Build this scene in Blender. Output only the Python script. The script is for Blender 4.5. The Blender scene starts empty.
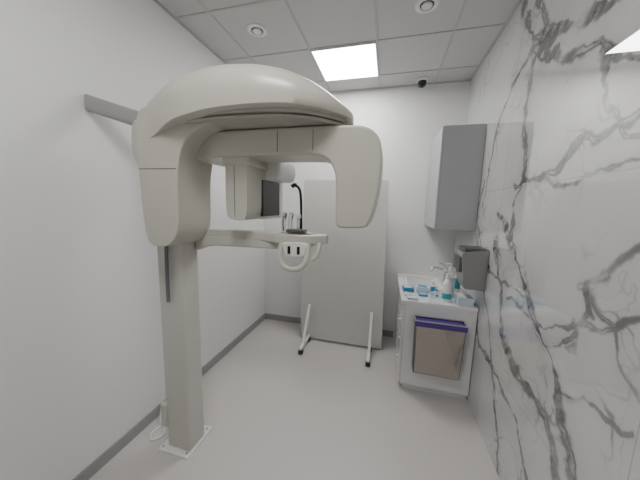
import bpy, bmesh, math
import numpy as np
from mathutils import Vector, Matrix
C=bpy.context.scene.collection
# ---------------------------------------------------------------- helpers
WL={}
def mat(name,col,rough=.5,metal=0,spec=.5,coat=0,trans=0,emit=None,es=0,bump=0,bscale=200,alpha=1):
    m=bpy.data.materials.new(name); m.use_nodes=True
    nt=m.node_tree; b=nt.nodes['Principled BSDF']
    b.inputs['Base Color'].default_value=(*col,1); b.inputs['Roughness'].default_value=rough
    b.inputs['Metallic'].default_value=metal; b.inputs['Specular IOR Level'].default_value=spec
    b.inputs['Coat Weight'].default_value=coat; b.inputs['Transmission Weight'].default_value=trans
    if emit: b.inputs['Emission Color'].default_value=(*emit,1); b.inputs['Emission Strength'].default_value=es
    n=nt.nodes.new('ShaderNodeTexNoise'); n.inputs['Scale'].default_value=bscale if bump else 6
    tc=nt.nodes.new('ShaderNodeTexCoord'); nt.links.new(tc.outputs['Object'],n.inputs['Vector'])
    if bump:
        bp=nt.nodes.new('ShaderNodeBump'); bp.inputs['Strength'].default_value=bump; bp.inputs['Distance'].default_value=.002
        nt.links.new(n.outputs['Fac'],bp.inputs['Height']); nt.links.new(bp.outputs['Normal'],b.inputs['Normal'])
    elif not emit:
        mx=nt.nodes.new('ShaderNodeMix'); mx.data_type='RGBA'
        mx.inputs['A'].default_value=(*[c*.97 for c in col],1); mx.inputs['B'].default_value=(*[min(1,c*1.03) for c in col],1)
        nt.links.new(n.outputs['Fac'],mx.inputs['Factor']); nt.links.new(mx.outputs['Result'],b.inputs['Base Color'])
    return m
def finish(name,me,parent=None,m=None,bevel=0,seg=3,smooth=True,angle=35,**props):
    co=[v.co for v in me.vertices]
    lo=Vector([min(c[i] for c in co) for i in range(3)]); hi=Vector([max(c[i] for c in co) for i in range(3)])
    ctr=(lo+hi)/2
    me.transform(Matrix.Translation(-ctr))
    o=bpy.data.objects.new(name,me); C.objects.link(o); o.location=ctr
    WL[o]=ctr
    if parent:
        o.parent=parent; o.matrix_parent_inverse=Matrix.Translation(-WL[parent])
    if m: me.materials.append(m)
    if smooth:
        me.polygons.foreach_set('use_smooth',[True]*len(me.polygons))
        try: me.set_sharp_from_angle(angle=math.radians(angle))
        except Exception: pass
    if bevel:
        b=o.modifiers.new('bevel','BEVEL'); b.width=bevel; b.segments=seg; b.limit_method='ANGLE'; b.angle_limit=math.radians(angle); b.harden_normals=True
    for k,v in props.items(): o[k]=v
    return o
def root(name,loc,label,category,group=None):
    e=bpy.data.objects.new(name,None); e.location=loc; e.empty_display_size=.05; C.objects.link(e)
    WL[e]=Vector(loc); e['label']=label; e['category']=category
    if group: e['group']=group
    return e
def bm_mesh(bm,name='m'):
    bmesh.ops.recalc_face_normals(bm,faces=bm.faces)
    me=bpy.data.meshes.new(name); bm.to_mesh(me); bm.free(); return me
def bbox_into(bm,x0,x1,y0,y1,z0,z1,mi=0):
    vs=[bm.verts.new(p) for p in [(x0,y0,z0),(x1,y0,z0),(x1,y1,z0),(x0,y1,z0),(x0,y0,z1),(x1,y0,z1),(x1,y1,z1),(x0,y1,z1)]]
    for f in [(0,3,2,1),(4,5,6,7),(0,1,5,4),(1,2,6,5),(2,3,7,6),(3,0,4,7)]:
        fc=bm.faces.new([vs[i] for i in f]); fc.material_index=mi
def box(name,x0,x1,y0,y1,z0,z1,parent=None,m=None,bevel=.003,seg=2,**p):
    bm=bmesh.new(); bbox_into(bm,x0,x1,y0,y1,z0,z1)
    return finish(name,bm_mesh(bm,name),parent,m,bevel,seg,**p)
def boxes(name,lst,parent=None,m=None,bevel=.002,seg=2,**p):
    bm=bmesh.new()
    for b in lst: bbox_into(bm,*b)
    return finish(name,bm_mesh(bm,name),parent,m,bevel,seg,**p)
def smooth_poly(pts,n=6,closed=True):
    out=[];N=len(pts)
    rng=range(N) if closed else range(N-1)
    for i in rng:
        if closed: p0,p1,p2,p3=[Vector(pts[(i+k)%N]) for k in (-1,0,1,2)]
        else: p0,p1,p2,p3=[Vector(pts[min(max(i+k,0),N-1)]) for k in (-1,0,1,2)]
        for j in range(n):
            t=j/n
            out.append(.5*((2*p1)+(p2-p0)*t+(2*p0-5*p1+4*p2-p3)*t*t+(3*p1-p0-3*p2+p3)*t**3))
    if not closed: out.append(Vector(pts[-1]))
    return out
def extrude_y(name,prof,y0,y1,parent=None,m=None,bevel=.02,seg=5,**p):
    bm=bmesh.new()
    a=[bm.verts.new((q[0],y0,q[1])) for q in prof]; b=[bm.verts.new((q[0],y1,q[1])) for q in prof]
    n=len(prof)
    bm.faces.new(a); bm.faces.new(b[::-1])
    for i in range(n): bm.faces.new([a[i],b[i],b[(i+1)%n],a[(i+1)%n]])
    return finish(name,bm_mesh(bm,name),parent,m,bevel,seg,**p)
def extrude_z(name,prof,z0,z1,parent,m,bevel,**p):
    bm=bmesh.new(); a=[bm.verts.new((q[0],q[1],z0)) for q in prof]; b=[bm.verts.new((q[0],q[1],z1)) for q in prof]; n=len(prof)
    bm.faces.new(a); bm.faces.new(b[::-1])
    for i in range(n): bm.faces.new([a[i],b[i],b[(i+1)%n],a[(i+1)%n]])
    return finish(name,bm_mesh(bm),parent,m,bevel,4,angle=55,**p)
def tube_into(bm,path,r,seg=12,cap=True,flat=1):
    path=[Vector(p) for p in path]; rings=[]
    up=Vector((0,0,1)); prev=None
    for i,p in enumerate(path):
        t=(path[min(i+1,len(path)-1)]-path[max(i-1,0)]).normalized()
        if prev is None:
            n=t.cross(up)
            if n.length<1e-3: n=t.cross(Vector((1,0,0)))
            n.normalize()
        else:
            n=(prev-t*prev.dot(t)).normalized()
        prev=n; b=t.cross(n)
        rings.append([bm.verts.new(p+(n*math.cos(k*2*math.pi/seg)+b*flat*math.sin(k*2*math.pi/seg))*r) for k in range(seg)])
    for i in range(len(rings)-1):
        for k in range(seg):
            bm.faces.new([rings[i][k],rings[i][(k+1)%seg],rings[i+1][(k+1)%seg],rings[i+1][k]])
    if cap: bm.faces.new(rings[0][::-1]); bm.faces.new(rings[-1])
def tube(name,path,r,parent=None,m=None,seg=12,curve=True,flat=1,**p):
    if curve and len(path)>2: path=smooth_poly(path,8,closed=False)
    bm=bmesh.new(); tube_into(bm,path,r,seg,flat=flat)
    return finish(name,bm_mesh(bm,name),parent,m,0,**p)
def lathe(name,prof,c,parent=None,m=None,seg=32,axis='z',bevel=0,**p):
    bm=bmesh.new(); rings=[]
    for r,h in prof:
        if r<1e-5: rings.append([bm.verts.new((0,0,h))])
        else: rings.append([bm.verts.new((r*math.cos(k*2*math.pi/seg),r*math.sin(k*2*math.pi/seg),h)) for k in range(seg)])
    for A,B in zip(rings,rings[1:]):
        for k in range(seg):
            if len(A)==1: f=[A[0],B[(k+1)%seg],B[k]]
            elif len(B)==1: f=[A[k],A[(k+1)%seg],B[0]]
            else: f=[A[k],A[(k+1)%seg],B[(k+1)%seg],B[k]]
            bm.faces.new(f)
    if len(rings[0])>1: bm.faces.new(rings[0][::-1])
    if len(rings[-1])>1: bm.faces.new(rings[-1])
    if axis=='x': bmesh.ops.rotate(bm,verts=bm.verts,matrix=Matrix.Rotation(math.pi/2,3,'Y'))
    if axis=='y': bmesh.ops.rotate(bm,verts=bm.verts,matrix=Matrix.Rotation(-math.pi/2,3,'X'))
    bmesh.ops.translate(bm,verts=bm.verts,vec=c)
    return finish(name,bm_mesh(bm,name),parent,m,bevel,**p)

# ---------------------------------------------------------------- room dims
XL,XR,YB,YF,H=-1.68,.79,3.34,-1.9,3.1
M_wall=mat('painted_wall',(.83,.83,.83),.6,bump=.12,bscale=350)
M_ceil=mat('ceiling_tile',(.58,.575,.57),.85,bump=.5,bscale=300)
M_grid=mat('ceiling_grid',(.48,.48,.475),.5)
M_base=mat('grey_skirting',(.33,.325,.325),.5)
M_mach=mat('warm_grey_enamel',(.53,.515,.45),.28,spec=.5)
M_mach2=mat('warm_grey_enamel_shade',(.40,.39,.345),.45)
M_brk=mat('bracket_grey',(.33,.33,.315),.45)
M_col=mat('column_enamel',(.55,.54,.495),.33)
M_seam=mat('seam_shadow_gap',(.14,.135,.125),.6)
M_dark=mat('dark_grey_plastic',(.08,.08,.085),.4)
M_rod=mat('grey_cable_rod',(.14,.14,.145),.4)
M_black=mat('black_plastic',(.015,.015,.017),.25)
M_white=mat('white_plastic',(.82,.82,.81),.35)
M_offw=mat('off_white_enamel',(.74,.74,.72),.3)
M_gloss=mat('white_gloss_laminate',(.80,.80,.80),.12)
M_board=mat('board_laminate',(.63,.62,.595),.45)
M_cab=mat('grey_cabinet',(.40,.40,.41),.22)
M_cabf=mat('grey_cabinet_front',(.45,.45,.46),.22)
M_chrome=mat('chrome',(.8,.8,.8),.1,metal=1)
M_steel=mat('brushed_steel',(.55,.55,.55),.3,metal=1)
M_rub=mat('rubber',(.03,.03,.03),.7)
M_taupe=mat('taupe_metallic_plastic',(.42,.38,.34),.09,metal=.9,spec=.7)
M_purple=mat('purple_liner',(.08,.04,.25),.4)
M_disp=mat('dispenser_grey',(.28,.28,.28),.25,metal=.3)
M_blue=mat('cyan_pack',(.05,.27,.50),.35)
M_teal=mat('teal_label',(.03,.34,.42),.4)
M_paper=mat('paper_white',(.80,.81,.82),.7)
M_pale=mat('pale_blue',(.55,.68,.76),.5)
M_glass=mat('clear_glass',(.9,.93,.93),.05,trans=.9)
M_ceram=mat('white_ceramic',(.82,.82,.82),.08)
M_lightp=mat('light_diffuser',(1,1,1),.5,emit=(1,.99,.965),es=25)

def structure(o,kind='structure'): o['kind']=kind; return o
bm=bmesh.new(); bbox_into(bm,XL-.1,XR+.1,YF-.1,YB+.1,-.1,0)
fl=structure(finish('floor',bm_mesh(bm),None,None,smooth=False))
m=bpy.data.materials.new('speckled_vinyl'); m.use_nodes=True; nt=m.node_tree; b=nt.nodes['Principled BSDF']; b.inputs['Roughness'].default_value=.27
tc=nt.nodes.new('ShaderNodeTexCoord'); n1=nt.nodes.new('ShaderNodeTexNoise'); n1.inputs['Scale'].default_value=200; n1.inputs['Detail'].default_value=2.5
cr=nt.nodes.new('ShaderNodeValToRGB'); e=cr.color_ramp.elements
e[0].position=.31; e[0].color=(.49,.466,.452,1); e[1].position=.48; e[1].color=(.59,.565,.552,1)
x=cr.color_ramp.elements.new(.68); x.color=(.64,.615,.60,1)
nt.links.new(tc.outputs['Object'],n1.inputs['Vector']); nt.links.new(n1.outputs['Fac'],cr.inputs['Fac']); nt.links.new(cr.outputs['Color'],b.inputs['Base Color'])
fl.data.materials.append(m)
structure(box('ceiling',XL-.1,XR+.1,YF-.1,YB+.1,H,H+.1,m=M_ceil,bevel=0,smooth=False))
structure(box('wall_left',XL-.1,XL,YF-.1,YB+.1,0,H,m=M_wall,bevel=0,smooth=False))
structure(box('wall_back',XL,XR,YB,YB+.1,0,H,m=M_wall,bevel=0,smooth=False))
structure(box('wall_front',XL,XR,YF-.1,YF,0,H,m=M_wall,bevel=0,smooth=False))
structure(box('baseboard_left',XL,XL+.012,YF,YB,0,.085,m=M_base,bevel=.003))
structure(box('baseboard_back',XL+.012,.165,YB-.012,YB,0,.085,m=M_base,bevel=.003))
gx=[-1.374,-.774,-.174,.426]; gy=[3.03-.6*k for k in range(9)]
lst=[(x-.008,x+.008,YF,YB,H-.005,H) for x in gx]+[(XL,XR,y-.008,y+.008,H-.0055,H) for y in gy if y>YF]
lst+=[(XL,XL+.02,YF,YB,H-.007,H),(XR-.02,XR,YF,YB,H-.007,H),(XL,XR,YB-.02,YB,H-.007,H)]
structure(boxes('trim_1',lst,m=M_grid,bevel=0,smooth=False))
# ---- marble wall: fine grid with vein attribute
def vnoise(x,y,seed):
    rng=np.random.RandomState(seed); G=rng.rand(64,64)
    xi=np.floor(x).astype(int); yi=np.floor(y).astype(int); fx=x-xi; fy=y-yi
    fx=fx*fx*(3-2*fx); fy=fy*fy*(3-2*fy)
    g=lambda a,b:G[a%64,b%64]
    return (g(xi,yi)*(1-fx)+g(xi+1,yi)*fx)*(1-fy)+(g(xi,yi+1)*(1-fx)+g(xi+1,yi+1)*fx)*fy
def fbm(x,y,seed,oct=4):
    s=0;a=.5
    for o in range(oct):
        s=s+a*(vnoise(x*2**o+17.3*o,y*2**o+5.1*o,seed+o)-.5); a*=.5
    return s
def sstep(a,b,x):
    t=np.clip((x-a)/(b-a),0,1); return t*t*(3-2*t)
def marble_wall(y0,y1,step):
    ny=int((y1-y0)/step)+1; nz=int(H/step)+1
    ys=np.linspace(y0,y1,ny); zs=np.linspace(0,H,nz)
    YY,ZZ=np.meshgrid(ys,zs,indexing='ij'); y=YY.ravel(); z=ZZ.ravel()
    V=[(.075,1.0,[(2.16,3.03),(1.98,2.72),(1.76,2.61),(1.57,2.56),(1.42,2.53)]),
       (.05,.8,[(1.95,2.93),(1.82,2.71),(1.57,2.56),(1.31,2.49)]),
       (.024,.8,[(1.99,2.67),(2.19,2.53),(2.37,2.31),(2.46,2.06),(2.5,1.7)]),
       (.065,.9,[(1.97,2.67),(1.65,2.44),(1.40,2.35),(1.17,2.18),(.9,2.1)]),
       (.045,.85,[(1.34,2.29),(1.32,2.14),(1.19,1.99),(1.13,1.98),(.9,1.9)]),
       (.05,1.0,[(1.98,1.84),(1.90,1.86),(1.69,1.88),(1.51,1.92),(1.41,1.99),(1.26,2.01),(1.15,2.06),(.9,2.2)]),
       (.022,.8,[(1.64,1.86),(1.44,1.83),(1.28,1.88),(1.10,1.86)]),
       (.055,1.0,[(1.97,2.67),(1.93,2.3),(1.88,1.89),(1.98,1.73),(1.91,1.51),(1.76,1.32),(1.60,1.16),(1.44,1.05),(1.31,0.89),(1.25,0.75),(1.13,0.64),(1.0,.4)]),
       (.03,.9,[(2.15,1.66),(1.91,1.51)]),
       (.024,.8,[(2.62,1.45),(2.52,1.35),(2.01,1.18),(1.70,1.18)]),
       (.022,.8,[(1.90,1.11),(1.64,1.10),(1.27,1.23),(1.14,1.27),(1.01,1.39)]),
       (.028,.8,[(1.22,1.33),(1.22,1.46),(1.10,1.56),(1.0,1.62)]),
       (.022,.7,[(1.22,1.40),(1.10,1.30),(1.0,1.15),(.9,1.1)]),
       (.022,.75,[(1.44,1.05),(1.28,1.18),(1.22,1.33)]),
       (.05,.9,[(2.4,.8),(2.26,0.55),(1.91,0.56),(1.64,0.52),(1.44,0.33),(1.3,.1)]),
       (.055,.9,[(2.15,1.45),(1.98,1.08),(1.88,0.84),(1.60,0.74),(1.35,0.71),(1.23,0.56),(1.1,.3)]),
       (.022,.7,[(1.31,.89),(1.17,0.94),(1.03,0.97),(0.93,1.01)]),
       (.035,.8,[(2.54,1.95),(2.62,1.65),(2.40,1.28),(2.2,.95),(2.0,.6),(1.75,.2),(1.7,0)])]
    wy=y+.14*fbm(y*3.5,z*3.5,3)+.055*fbm(y*13,z*13,9,5)+.012*fbm(y*40,z*40,19,3)
    wz=z+.14*fbm(y*3.5,z*3.5,13)+.055*fbm(y*13,z*13,29,5)+.012*fbm(y*40,z*40,39,3)
    tot=np.zeros_like(y); dmin=np.full_like(y,9.)
    mod=np.clip(.60+2.3*fbm(y*5,z*5,41),.08,1.4)
    fl_=fbm((y+z)*20,(y-z)*7,61,5); fe=fbm(wy*6,wz*6,71,5)
    for i,(w,s,pts) in enumerate(V):
        d=np.full_like(y,9.)
        for (ay,az),(by,bz) in zip(pts,pts[1:]):
            L=(by-ay)**2+(bz-az)**2
            h=np.clip(((wy-ay)*(by-ay)+(wz-az)*(bz-az))/L,0,1)
            d=np.minimum(d,np.hypot(wy-ay-h*(by-ay),wz-az-h*(bz-az)))
        dmin=np.minimum(dmin,d)
        ww=w*mod
        band=(1-sstep(ww*.45,ww*.95+.005,d))*np.clip(.46+1.9*fl_,.08,.88)
        core=np.exp(-((d-ww*.4)/(.0042+w*.03))**2)*np.clip(.60+2.3*fe,.0,1)
        halo=.20*np.exp(-d/(w*1.3+.01))*np.clip(.7+2.4*fe,0,1.3)
        tot=np.maximum(tot,s*np.clip(np.maximum(band,core)+halo,0,1))
    for fr,sd,wd,am in ((2.6,77,.008,.6),(4.6,177,.010,.45)):
        r=np.abs(fbm(wy*fr+3,wz*fr*.8+9,sd,4))
        tot=np.maximum(tot,am*np.exp(-(r/wd)**2)*np.exp(-(dmin/.11)**1.5)*np.clip(.6+2.5*fe,0,1))
    r1=np.abs(fbm(wy*1.8+3,wz*1.6+9,91,4)); fine=np.exp(-(r1/.007)**2)*np.clip(2.2*fbm(y*1.7,z*1.7,88)+.2,0,.6)
    tot=np.maximum(tot,fine*.4)
    cloud=np.clip(.5+1.8*fbm(y*2.0,z*2.0,55),0,1)
    tot=np.clip(tot*.95+cloud*.05,0,1)
    verts=np.stack([np.full_like(y,XR),y,z],1)
    idx=np.arange(ny*nz).reshape(ny,nz)
    q=np.stack([idx[:-1,:-1],idx[:-1,1:],idx[1:,1:],idx[1:,:-1]],-1).reshape(-1,4)
    n0=len(verts)
    me=bpy.data.meshes.new('marble'); me.vertices.add(n0); me.vertices.foreach_set('co',verts.ravel())
    nf=len(q); me.loops.add(nf*4); me.loops.foreach_set('vertex_index',q.ravel().astype(np.int32))
    me.polygons.add(nf); me.polygons.foreach_set('loop_start',np.arange(nf,dtype=np.int32)*4); me.polygons.foreach_set('loop_total',np.full(nf,4,dtype=np.int32))
    me.update(calc_edges=True)
    at=me.attributes.new('vein','FLOAT','POINT'); at.data.foreach_set('value',tot.astype(np.float32))
    return me
me=marble_wall(.35,YB,.0042)
o=bpy.data.objects.new('wall_right',me); C.objects.link(o); structure(o)
m=bpy.data.materials.new('polished_marble'); m.use_nodes=True; nt=m.node_tree; b=nt.nodes['Principled BSDF']
b.inputs['Roughness'].default_value=.01; b.inputs['IOR'].default_value=2.8
a=nt.nodes.new('ShaderNodeAttribute'); a.attribute_name='vein'
cr=nt.nodes.new('ShaderNodeValToRGB'); e=cr.color_ramp.elements
e[0].color=(.64,.64,.64,1); e[1].color=(.05,.048,.05,1)
x=e.new(.45); x.color=(.25,.245,.25,1)
tc=nt.nodes.new('ShaderNodeTexCoord'); sp=nt.nodes.new('ShaderNodeSeparateXYZ'); nt.links.new(tc.outputs['Object'],sp.inputs[0])
nt.links.new(a.outputs['Fac'],cr.inputs['Fac'])
def joint(sock,pos):
    s=nt.nodes.new('ShaderNodeMath'); s.operation='SUBTRACT'; s.inputs[1].default_value=pos; nt.links.new(sock,s.inputs[0])
    c=nt.nodes.new('ShaderNodeMath'); c.operation='ABSOLUTE'; nt.links.new(s.outputs[0],c.inputs[0])
    l=nt.nodes.new('ShaderNodeMath'); l.operation='LESS_THAN'; l.inputs[1].default_value=.002; nt.links.new(c.outputs[0],l.inputs[0]); return l.outputs[0]
js=[joint(sp.outputs['Y'],2.14),joint(sp.outputs['Y'],.94),joint(sp.outputs['Z'],.6),joint(sp.outputs['Z'],1.85)]
s=js[0]
for k in js[1:]:
    mm=nt.nodes.new('ShaderNodeMath'); mm.operation='MAXIMUM'; nt.links.new(s,mm.inputs[0]); nt.links.new(k,mm.inputs[1]); s=mm.outputs[0]
mx=nt.nodes.new('ShaderNodeMix'); mx.data_type='RGBA'; nt.links.new(s,mx.inputs['Factor']); nt.links.new(cr.outputs['Color'],mx.inputs['A']); mx.inputs['B'].default_value=(.38,.38,.38,1)
nt.links.new(mx.outputs['Result'],b.inputs['Base Color'])
me.materials.append(m)
structure(box('wall_right_rear',XR,XR+.1,YF,.35,0,H,m=M_wall,bevel=0,smooth=False))
structure(box('wall_right_core',XR+.002,XR+.1,.35,YB,0,H,m=M_wall,bevel=0,smooth=False))

# ---------------------------------------------------------------- ceiling fittings
def panel(x0,y0):
    r=root('ceiling_light_panel',(x0+.3,y0+.3,H),'square white recessed LED ceiling panel, switched on','ceiling light','LED ceiling panels')
    box('diffuser',x0+.018,x0+.582,y0+.018,y0+.582,H-.012,H-.008,r,M_lightp,bevel=0)
    boxes('frame',[(x0+.005,x0+.018,y0+.005,y0+.595,H-.014,H),(x0+.582,x0+.595,y0+.005,y0+.595,H-.014,H),(x0+.018,x0+.582,y0+.005,y0+.018,H-.014,H),(x0+.018,x0+.582,y0+.582,y0+.595,H-.014,H)],r,M_white,bevel=.001)
panel(-.774,2.43); panel(-.774,.03)
def speaker(x,y):
    r=root('ceiling_vent',(x,y,H),'round white ceiling vent valve with dark gap around its disc','ceiling vent','round ceiling vents')
    lathe('ring',[(.048,-.001),(.052,-.010),(.066,-.012),(.078,-.006),(.080,0)],(x,y,H),r,M_white)
    lathe('recess',[(.047,-.002),(.047,-.0005)],(x,y,H),r,M_dark)
    lathe('disc',[(.0,-.018),(.030,-.016),(.036,-.010),(.03,-.003)],(x,y,H),r,M_white)
speaker(-1.117,2.09); speaker(.178,2.10)
r=root('security_camera',(.28,3.2,H),'small white dome security camera with a black lens on the ceiling','security camera')
lathe('mount',[(.062,0),(.062,-.018),(.054,-.030),(.0,-.030)],(.28,3.2,H),r,M_white)
lathe('lens_dome',[(.046,-.030),(.046,-.052),(.034,-.078),(.018,-.088),(0,-.09)],(.28,3.2,H),r,M_black)

# ---------------------------------------------------------------- X-ray machine
R=root('panoramic_xray_machine',(-1.29,1.36,0),'tall warm-grey dental panoramic X-ray machine on a column','x-ray machine')
bp=box('base_plate',-1.43,-1.19,1.235,1.49,0,.012,R,M_white,bevel=.004)
for sx,sy in [(-1.41,1.26),(-1.215,1.26),(-1.215,1.465)]:
    lathe('bolt',[(.009,0),(.009,.006),(.0,.008)],(sx,sy,.012),bp,M_steel,seg=12)
cb=bmesh.new(); bbox_into(cb,-1.385,-1.20,1.275,1.42,.012,2.0)
col=finish('column',bm_mesh(cb),R,M_col,.012,4)
box('service_cover',-1.415,-1.37,1.258,1.40,.17,.33,col,M_col,bevel=.004)
tube('cable_rod',[(-1.285,1.255,1.46),(-1.287,1.25,1.3),(-1.289,1.25,1.08)],.011,col,M_rod)
prof=[(-1.30,1.50),(-1.317,1.62),(-1.328,1.85),(-1.333,2.00),(-1.330,2.08),(-1.315,2.15),(-1.27,2.185),(-1.18,2.19),(-1.02,2.17),(-.86,2.15),(-.78,2.14),(-.80,2.11),(-.88,2.085),(-.965,2.05),(-1.03,1.99),(-1.065,1.90),(-1.078,1.78),(-1.082,1.62),(-1.10,1.52),(-1.15,1.462),(-1.22,1.448),(-1.27,1.458)]
head=extrude_y('head_housing',smooth_poly(prof,4),1.14,1.41,R,M_mach,bevel=.03,seg=6,angle=60)
box('seam',-1.325,-1.08,1.1383,1.1405,1.868,1.8715,head,M_seam,bevel=0)
rc=[(-1.31,2.13),(-1.38,2.16),(-1.435,2.14),(-1.455,2.05),(-1.45,1.97),(-1.42,1.90),(-1.37,1.86),(-1.31,1.85)]
extrude_y('rear_cover',smooth_poly(rc,4),1.21,1.39,R,M_mach,bevel=.02,seg=4,angle=60)
def loft_cover(name,xs,wk,zt,zb,hs,cy,m,parent,ex=None,nx=72,nt_=44):
    X=list(xs); ex=ex or [2.3]*len(X)
    f=lambda t,x:float(np.interp(x,X,t))
    u=np.linspace(0,1,nx); xx=X[0]+(X[-1]-X[0])*(.5-.5*np.cos(np.pi*u))
    bm=bmesh.new(); secs=[]
    def sm(t,x,h): return sum(f(t,min(max(x+d,X[0]),X[-1])) for d in (-h,-h*.66,-h/3,0,h/3,h*.66,h))/7
    for x in xx:
        hh=min(.06,x-X[0],X[-1]-x)
        w=max(sm(wk,x,hh),.004); b_=sm(zb,x,hh); t_=sm(zt,x,hh); s_=sm(hs,x,hh); e_=sm(ex,x,hh)
        ring=[(-w*.97,b_),(-w*.995,b_+.006)]
        for k in range(nt_+1):
            a=math.pi*k/nt_; c,sn=math.cos(a),math.sin(a)
            ring.append((-w*math.copysign(abs(c)**(2/e_),c),b_+s_+max(t_-b_-s_,.002)*max(sn,0)**(2/e_)))
        ring+=[(w*.995,b_+.006),(w*.97,b_)]
        secs.append([bm.verts.new((x,cy+p[0],p[1])) for p in ring])
    n=len(secs[0])
    for A,B in zip(secs,secs[1:]):
        for k in range(n): bm.faces.new([A[k],B[k],B[(k+1)%n],A[(k+1)%n]])
    bm.faces.new(secs[0]); bm.faces.new(secs[-1][::-1])
    return finish(name,bm_mesh(bm),parent,m,0,angle=45)
xs=[-1.328,-1.322,-1.315,-1.30,-1.25,-1.20,-1.10,-1.0,-.8,-.6,-.45,-.34,-.27,-.225,-.20]
wk=[.205,.215,.222,.226,.228,.236,.275,.305,.328,.322,.297,.25,.19,.115,.05]
zt=[2.14,2.165,2.185,2.21,2.262,2.298,2.345,2.366,2.376,2.360,2.32,2.262,2.215,2.18,2.16]
zb=[2.00,2.00,2.00,2.00,2.015,2.035,2.072,2.092,2.112,2.120,2.122,2.122,2.122,2.122,2.122]
hs=[.10,.10,.10,.10,.10,.09,.065,.055,.048,.044,.04,.034,.03,.024,.018]
ex=[5,5,4.6,4.2,3.8,3.5,3.1,2.9,2.8,2.7,2.6,2.4,2.3,2.3,2.3]
top=loft_cover('top_cover',xs,wk,zt,zb,hs,1.37,M_mach,R,ex)
ux=[-1.12,-1.08,-1.0,-.8,-.6,-.45,-.35,-.28,-.235]
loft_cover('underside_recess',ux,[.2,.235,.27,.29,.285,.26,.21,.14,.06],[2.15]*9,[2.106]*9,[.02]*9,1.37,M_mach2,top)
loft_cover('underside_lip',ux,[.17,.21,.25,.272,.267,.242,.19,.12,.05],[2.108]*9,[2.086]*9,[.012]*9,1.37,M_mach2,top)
ro=[(-1.05,2.079),(-.90,2.081),(-.5,2.082),(-.25,2.080),(-.13,2.070),(-.068,2.030),(-.042,1.96),(-.040,1.86),(-.048,1.76),(-.07,1.66),(-.088,1.612),(-.105,1.597),(-.16,1.590),(-.225,1.590),(-.243,1.600),(-.250,1.625),(-.253,1.72),(-.256,1.82),(-.270,1.88),(-.305,1.925),(-.365,1.944),(-.5,1.947),(-.75,1.947),(-.95,1.94),(-1.05,1.93),(-1.065,2.0)]
arm=extrude_y('rotating_arm',smooth_poly(ro,4),1.255,1.50,R,M_mach,bevel=.016,seg=5,angle=60)
box('seam',-.563,-.560,1.253,1.2555,1.965,2.066,arm,M_seam,bevel=0)
box('seam',-.375,-.372,1.253,1.2555,1.965,2.066,arm,M_seam,bevel=0)
th=extrude_y('tube_head',smooth_poly([(-.885,1.95),(-.888,1.8),(-.885,1.66),(-.872,1.615),(-.82,1.603),(-.775,1.61),(-.758,1.66),(-.755,1.8),(-.755,1.95),(-.76,1.97),(-.88,1.97)],4),1.285,1.60,arm,M_mach,bevel=.018,seg=4,angle=60)
box('collar',-.90,-.735,1.275,1.62,1.905,1.96,th,M_mach,bevel=.012,seg=3)
box('seam',-.8325,-.8295,1.283,1.2858,1.62,1.90,th,M_seam,bevel=0)
box('panel_housing',-.80,-.752,1.50,1.79,1.60,1.90,th,M_offw,bevel=.015,seg=4)
box('screen_panel',-.765,-.747,1.46,1.715,1.62,1.845,th,M_black,bevel=.005,seg=3)
sh=[(-.80,1.85),(-.70,1.85),(-.668,1.862),(-.655,1.90),(-.655,1.95),(-.67,1.985),(-.70,1.998),(-.80,1.998)]
shr=extrude_y('tube_shroud',smooth_poly(sh[1:-1],3,closed=False)+[Vector(sh[-1]),Vector(sh[0])],1.50,1.79,th,M_offw,bevel=.018,seg=4,angle=50)
bm=bmesh.new()
A=Vector((-1.668,1.155,2.235)); B=Vector((-1.38,1.27,2.15))
t=(B-A).normalized(); n=Vector((-t.y,t.x,0))
rings=[]
for p in (A,B):
    rg=[]
    for k in range(28):
        a=k*2*math.pi/28; c_,s_=math.cos(a),math.sin(a)
        rg.append(bm.verts.new((p.x+n.x*.030*math.copysign(abs(c_)**.45,c_),p.y+n.y*.030*math.copysign(abs(c_)**.45,c_),p.z+.045*math.copysign(abs(s_)**.45,s_))))
    rings.append(rg)
bm.faces.new(rings[0][::-1]); bm.faces.new(rings[1])
for k in range(28): bm.faces.new([rings[0][k],rings[0][(k+1)%28],rings[1][(k+1)%28],rings[1][k]])
finish('wall_bracket',bm_mesh(bm),R,M_brk,0,angle=50)
# patient support arm with flared tray
sp_=[(-1.21,1.38),(-1.12,1.385),(-.9,1.385),(-.72,1.38),(-.65,1.362),(-.60,1.338),(-.50,1.33),(-.42,1.345),(-.37,1.38),(-.32,1.425),(-.36,1.475),(-.44,1.50),(-.53,1.505),(-.64,1.49),(-.75,1.465),(-.95,1.455),(-1.21,1.455)]
sa=extrude_z('patient_support_arm',smooth_poly(sp_[1:-1],3,closed=False)+[Vector(sp_[-1]),Vector(sp_[0])],1.478,1.533,R,M_mach,.010)
bk=[(-1.19,1.385),(-1.13,1.412),(-1.05,1.428),(-.62,1.434),(-.45,1.45),(-.40,1.465),(-.40,1.492),(-1.19,1.492)]
extrude_y('arm_underside',bk,1.383,1.452,sa,M_mach,.012,seg=3,angle=50)
box('console_panel',-.60,-.42,1.385,1.46,1.533,1.541,sa,M_steel,bevel=.004)
cr_=extrude_y('chin_rest',smooth_poly([(-.555,1.49),(-.56,1.45),(-.545,1.415),(-.49,1.405),(-.435,1.415),(-.42,1.45),(-.425,1.49)],4),1.325,1.40,sa,M_offw,bevel=.012,seg=4,angle=60)
for x in (-.52,-.465): box('slot',x-.009,x+.009,1.321,1.327,1.425,1.47,cr_,M_black,bevel=.003)
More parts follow.
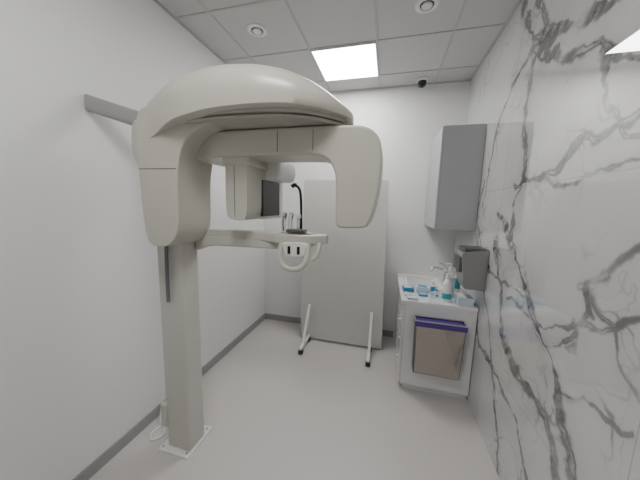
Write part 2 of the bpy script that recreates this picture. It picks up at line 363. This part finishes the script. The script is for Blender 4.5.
tube('handle',[(-.572,1.35,1.49),(-.575,1.33,1.43),(-.565,1.318,1.385),(-.535,1.31,1.352),(-.493,1.308,1.343),(-.452,1.31,1.352),(-.422,1.318,1.385),(-.413,1.33,1.43),(-.415,1.35,1.49)],.0155,sa,M_mach)
tube('handle',[(-.36,1.385,1.485),(-.362,1.365,1.45),(-.372,1.355,1.415),(-.392,1.35,1.40)],.0135,sa,M_mach)
tube('chin_post',[(-.50,1.42,1.53),(-.50,1.42,1.62)],.010,sa,M_chrome,curve=False)
box('bite_block',-.515,-.485,1.40,1.44,1.62,1.645,sa,M_white,bevel=.006)
tube('temple_support',[(-.485,1.43,1.53),(-.487,1.43,1.64),(-.487,1.42,1.73),(-.493,1.41,1.785),(-.512,1.40,1.808)],.0075,sa,M_black)
tube('temple_pad',[(-.508,1.40,1.808),(-.522,1.397,1.808),(-.535,1.393,1.798)],.0115,sa,M_black)
tube('temple_support',[(-.60,1.45,1.53),(-.60,1.45,1.59),(-.59,1.45,1.64)],.008,sa,M_black)
for gx_ in (-.58,-.54): tube('clear_side_piece',[(gx_,1.40,1.53),(gx_-.005,1.40,1.59),(gx_+.008,1.39,1.65)],.014,sa,M_glass)
box('control_pod',-.555,-.445,1.36,1.42,1.541,1.56,sa,M_dark,bevel=.006)
tube('power_cable',[(-1.655,1.50,.14),(-1.645,1.47,.05),(-1.60,1.42,.012),(-1.54,1.40,.008),(-1.49,1.33,.008),(-1.53,1.28,.008),(-1.58,1.33,.008),(-1.55,1.42,.010),(-1.47,1.44,.008),(-1.42,1.455,.02)],.007,R,M_white)

# ---------------------------------------------------------------- mobile screen
S=root('mobile_protective_screen',(-.5,2.97,0),'large pale grey mobile protective screen on two castor feet','protective screen')
bm=bmesh.new()
def slab(bm,x0,x1,x2,x3,z0,z1,yb,yt,th):
    vs=[bm.verts.new(p) for p in [(x0,yb,z0),(x1,yb,z0),(x1,yb+th,z0),(x0,yb+th,z0),(x2,yt,z1),(x3,yt,z1),(x3,yt+th,z1),(x2,yt+th,z1)]]
    for f in [(0,3,2,1),(4,5,6,7),(0,1,5,4),(1,2,6,5),(2,3,7,6),(3,0,4,7)]: bm.faces.new([vs[i] for i in f])
slab(bm,-.985,.025,-1.01,-.01,.03,2.0,2.95,3.05,.03)
finish('panel',bm_mesh(bm),S,M_board,.004,2)
for x in (-.87,-.11):
    bm=bmesh.new()
    pr=[(2.95,.47),(2.92,.47),(2.69,.09),(2.60,.07),(2.60,.045),(2.945,.045),(2.945,.073),(2.735,.073),(2.95,.425)]
    a_=[bm.verts.new((x-.015,p[0],p[1])) for p in pr]; b_=[bm.verts.new((x+.015,p[0],p[1])) for p in pr]
    bm.faces.new(a_); bm.faces.new(b_[::-1])
    for i in range(len(pr)): bm.faces.new([a_[i],b_[i],b_[(i+1)%len(pr)],a_[(i+1)%len(pr)]])
    lg=finish('leg',bm_mesh(bm),S,M_white,.003,2)
    for y in (2.615,2.91):
        c=lathe('castor',[(.026,-.024),(.029,-.020),(.029,.020),(.026,.024)],(x,y,.029),lg,M_rub,seg=20,axis='x')

# ---------------------------------------------------------------- wall cabinet
W=root('wall_cabinet',(.61,2.98,1.5),'matte grey handleless wall cabinet hung in the corner','cabinet')
box('body',.455,XR-.003,2.63,YB-.003,1.5,2.44,W,M_cab,bevel=.002)
box('door',.435,.453,2.633,2.983,1.503,2.437,W,M_cabf,bevel=.002)
box('door',.435,.453,2.987,YB-.005,1.503,2.437,W,M_cabf,bevel=.002)

# ---------------------------------------------------------------- sink unit
K=root('sink_cabinet',(.48,2.84,0),'white gloss sink base cabinet with drawers standing in the corner','cabinet')
XK=XR-.005
boxes('body',[(.205,XK,2.345,2.363,.06,.84),(.205,XK,YB-.02,YB-.003,.06,.84),(.205,XK,2.363,YB-.02,.06,.078),(XK-.02,XK,2.363,YB-.02,.078,.84),(.23,XK,2.38,YB-.02,.0,.06)],K,M_gloss,bevel=.001)
def front(y0,y1,z0,z1,nm):
    f=box(nm,.185,.203,y0,y1,z0,z1,K,M_gloss,bevel=.002)
    tube('handle',[(.186,(y0+y1)/2-.05,z1-.035),(.168,(y0+y1)/2-.045,z1-.035),(.168,(y0+y1)/2+.045,z1-.035),(.186,(y0+y1)/2+.05,z1-.035)],.004,f,M_chrome,curve=False)
for i in range(4): front(2.35,2.84,.07+i*.192,.07+i*.192+.186,'drawer')
front(2.845,YB-.005,.07,.838,'door')
T=root('worktop',(.48,2.84,.84),'white gloss countertop on the sink cabinet','worktop')
bx0,bx1,by0,by1=.25,.60,2.72,3.18
bm=bmesh.new()
def frame_into(bm,o0,o1,p0,p1,i0,i1,j0,j1,z0,z1):
    def ring(x0,x1,y0,y1,z): return [bm.verts.new(p) for p in ((x0,y0,z),(x1,y0,z),(x1,y1,z),(x0,y1,z))]
    a,b_=ring(o0,o1,p0,p1,z0),ring(o0,o1,p0,p1,z1); c,d=ring(i0,i1,j0,j1,z0),ring(i0,i1,j0,j1,z1)
    for k in range(4):
        l=(k+1)%4
        bm.faces.new([a[k],a[l],b_[l],b_[k]]); bm.faces.new([c[k],d[k],d[l],c[l]]); bm.faces.new([b_[k],b_[l],d[l],d[k]]); bm.faces.new([a[k],c[k],c[l],a[l]])
frame_into(bm,.165,XK,2.335,YB-.003,bx0,bx1,by0,by1,.84,.875)
finish('slab',bm_mesh(bm),T,M_gloss,.002,2)
box('splashback',.165,XK,YB-.016,YB-.003,.8755,.90,T,M_gloss,bevel=.002)
Bz=root('sink_bowl',(.425,2.95,.875),'white ceramic inset washbasin bowl','sink')
bm=bmesh.new()
def rr(x0,x1,y0,y1,r,z,n=6):
    out=[]
    for cx,cy,a0 in ((x1-r,y1-r,0),(x0+r,y1-r,90),(x0+r,y0+r,180),(x1-r,y0+r,270)):
        for k in range(n+1):
            a=math.radians(a0+90*k/n); out.append(bm.verts.new((cx+r*math.cos(a),cy+r*math.sin(a),z)))
    return out
L=[rr(bx0-.02,bx1+.02,by0-.02,by1+.02,.06,.876),rr(bx0-.016,bx1+.016,by0-.016,by1+.016,.06,.895),rr(bx0+.006,bx1-.006,by0+.006,by1-.006,.05,.893),rr(bx0+.02,bx1-.02,by0+.02,by1-.02,.05,.80),rr(bx0+.06,bx1-.06,by0+.06,by1-.06,.05,.76)]
for A,B in zip(L,L[1:]):
    for k in range(len(A)): bm.faces.new([A[k],A[(k+1)%len(A)],B[(k+1)%len(A)],B[k]])
bm.faces.new(L[-1])
finish('bowl',bm_mesh(bm),Bz,M_ceram,0,angle=50)
lathe('drain',[(.022,0),(.022,.004),(.0,.004)],(.425,2.95,.7605),Bz,M_chrome,seg=20)
F=root('tap',(.67,3.08,.876),'chrome single-lever mixer tap standing beside the bowl','tap')
lathe('tap_body',[(.030,0),(.030,.012),(.024,.02),(.024,.15),(.020,.165),(0,.167)],(.67,3.08,.876),F,M_chrome)
tube('spout',[(.665,3.08,.99),(.60,3.07,1.03),(.53,3.05,1.035),(.50,3.04,1.0)],.016,F,M_chrome)
tube('lever',[(.67,3.08,1.04),(.66,3.08,1.06),(.585,3.07,1.10)],.009,F,M_chrome)
def pump(x,y,h,r,mb,ml,label,lz=(.25,.75),nm='spray_bottle',trig=True,capm=None):
    q=root(nm,(x,y,.8755),label,'bottle')
    lathe('bottle_body',[(r*.9,0),(r,.006),(r,h*.72),(r*.75,h*.85),(r*.38,h*.92),(r*.38,h)],(x,y,.8757),q,mb)
    lathe('label_band',[(r*1.015,h*lz[0]),(r*1.015,h*lz[1])],(x,y,.8757),q,ml)
    cap=lathe('cap',[(r*.45,0),(r*.45,.025),(r*.3,.03)],(x,y,.8757+h),q,capm or M_white,seg=16)
    if trig:
        tube('nozzle',[(x,y,.875+h+.03),(x,y,.875+h+.055),(x-.02,y-.01,.875+h+.06),(x-.05,y-.02,.875+h+.055)],.008,cap,M_white,curve=False)
    return q
pump(.555,2.44,.22,.038,M_white,M_teal,'white trigger spray bottle with a teal band on the worktop',lz=(.12,.35))
pump(.60,2.56,.26,.042,M_white,M_pale,'tall white pump bottle with a pale blue label on the worktop',nm='pump_bottle')
pump(.70,2.72,.20,.032,M_white,M_teal,'white pump bottle standing against the marble wall',nm='pump_bottle')
pump(.475,2.64,.09,.024,M_paper,M_blue,'small white bottle with a blue label beside the sink',nm='small_bottle',trig=False)
pump(.49,2.55,.07,.02,M_blue,M_white,'small blue bottle with a white band beside the sink',nm='small_bottle',trig=False)
def pack(nm,x0,x1,y0,y1,z0,z1,m,label,cat,m2=None,rz=0):
    q=root(nm,((x0+x1)/2,(y0+y1)/2,z0),label,cat)
    box('pack_body',x0,x1,y0,y1,z0,z1,q,m,bevel=.004)
    box('pack_label',x0+(x1-x0)*.15,x1-(x1-x0)*.15,y0+(y1-y0)*.2,y1-(y1-y0)*.2,z1,z1+.0015,q,m2 or M_paper,bevel=0)
    q.rotation_euler=(0,0,math.radians(rz))
pack('wipes_pack',.19,.29,2.57,2.67,.876,.920,M_blue,'cyan pack of wipes lying on the worktop','wipes',M_white,8)
pack('glove_box',.32,.43,2.585,2.69,.876,.935,M_pale,'pale blue glove box lying on the worktop','box',M_blue,-6)
pack('leaflet_stack',.39,.49,2.36,2.44,.876,.884,M_paper,'small stack of white printed papers on the worktop','papers',M_pale,8)
pack('tissue_pack',.625,.75,2.35,2.49,.876,.950,M_pale,'pale blue and white tissue pack under the dispenser','tissues',M_white)
pack('napkin_pack',.20,.29,2.45,2.53,.876,.895,M_paper,'flat white napkin pack at the edge of the worktop','napkins',M_pale,-8)
pack('mask_packet',.33,.41,2.49,2.55,.876,.895,M_blue,'small blue packet between the boxes on the worktop','packet',M_pale,5)
pack('cotton_roll_packet',.22,.31,2.36,2.42,.876,.897,M_pale,'small pale blue packet at the corner of the worktop','packet',M_paper,6)
pack('glove_packet',.425,.475,2.47,2.53,.876,.90,M_paper,'small white packet beside the spray bottle','packet',M_blue,-10)
D=root('paper_towel_dispenser',(.7,2.36,1.06),'glossy grey wall-mounted paper towel dispenser with dark lid','dispenser')
extr=[(.630,1.065),(.596,1.335),(.605,1.355),(XR-.0004,1.385),(XR-.0004,1.05),(.645,1.055)]
dd=extrude_y('dispenser_body',[Vector(p) for p in extr],2.25,2.47,D,M_disp,bevel=.006,seg=3,angle=20)
box('front_panel',.590,.612,2.27,2.45,1.19,1.31,dd,M_dark,bevel=.004)
box('lid_plate',.62,.775,2.262,2.458,1.362,1.388,dd,M_dark,bevel=.003)
box('paper_slot',.68,.76,2.28,2.44,1.046,1.057,dd,M_black,bevel=.001)

# waste container hooked on the cabinet side
N=root('waste_bin',(.485,2.27,.25),'metallic taupe waste container with a purple strip hooked on the cabinet','waste bin')
bm=bmesh.new()
o_=[( .30,2.255,.25),(.675,2.255,.25),(.675,2.3445,.25),(.30,2.3445,.25),(.29,2.235,.72),(.685,2.235,.72),(.685,2.3445,.72),(.29,2.3445,.72)]
vs=[bm.verts.new(p) for p in o_]
for f in [(0,3,2,1),(0,1,5,4),(1,2,6,5),(2,3,7,6),(3,0,4,7)]: bm.faces.new([vs[i] for i in f])
ins=[bm.verts.new(p) for p in [(.30,2.245,.72),(.675,2.245,.72),(.675,2.336,.72),(.30,2.336,.72)]]
low=[bm.verts.new((p.co.x,p.co.y,.6)) for p in ins]
tp=vs[4:]
for k in range(4):
    bm.faces.new([tp[k],tp[(k+1)%4],ins[(k+1)%4],ins[k]]); bm.faces.new([ins[k],ins[(k+1)%4],low[(k+1)%4],low[k]])
bm.faces.new(low)
finish('bin_body',bm_mesh(bm),N,M_dark,.004,2)
bm=bmesh.new()
q4=[(.308,2.2495,.258),(.667,2.2495,.258),(.677,2.2315,.695),(.298,2.2315,.695)]
f4=[bm.verts.new(p) for p in q4]; g4=[bm.verts.new((p[0],p[1]+.006,p[2])) for p in q4]
bm.faces.new(f4); bm.faces.new(g4[::-1])
for k in range(4): bm.faces.new([f4[k],g4[k],g4[(k+1)%4],f4[(k+1)%4]])
finish('front_panel',bm_mesh(bm),N,M_taupe,.001,2)
def openring(name,x0,x1,y0,y1,z0,z1,t,parent,m,bev=.002):
    bm=bmesh.new(); frame_into(bm,x0,x1,y0,y1,x0+t,x1-t,y0+t,y1-t,z0,z1); return finish(name,bm_mesh(bm),parent,m,bev,2)
openring('liner',.284,.691,2.224,2.3435,.698,.742,.007,N,M_purple)
openring('rim',.279,.696,2.219,2.344,.743,.749,.014,N,M_brk,.002)
extrude_z('inner_lid',[(.30,2.24),(.675,2.24),(.675,2.33),(.30,2.33)],.715,.738,N,M_purple,.004)

# ---------------------------------------------------------------- camera
f=257.0
Yv=Vector((68,33,-257)).normalized(); Xv=Vector((979,-61,257)); Xv=(Xv-Yv*Xv.dot(Yv)).normalized(); Zv=Xv.cross(Yv)
cam=bpy.data.cameras.new('camera'); cam.lens=f/640*36; cam.sensor_width=36; cam.clip_start=.02
co=bpy.data.objects.new('camera',cam); C.objects.link(co)
co.matrix_world=Matrix.Translation((0,0,1.7))@Matrix((Xv,Yv,Zv)).to_4x4()
bpy.context.scene.camera=co
w=bpy.data.worlds.new('world'); bpy.context.scene.world=w; w.use_nodes=True
w.node_tree.nodes['Background'].inputs[0].default_value=(.8,.85,.9,1); w.node_tree.nodes['Background'].inputs[1].default_value=.3
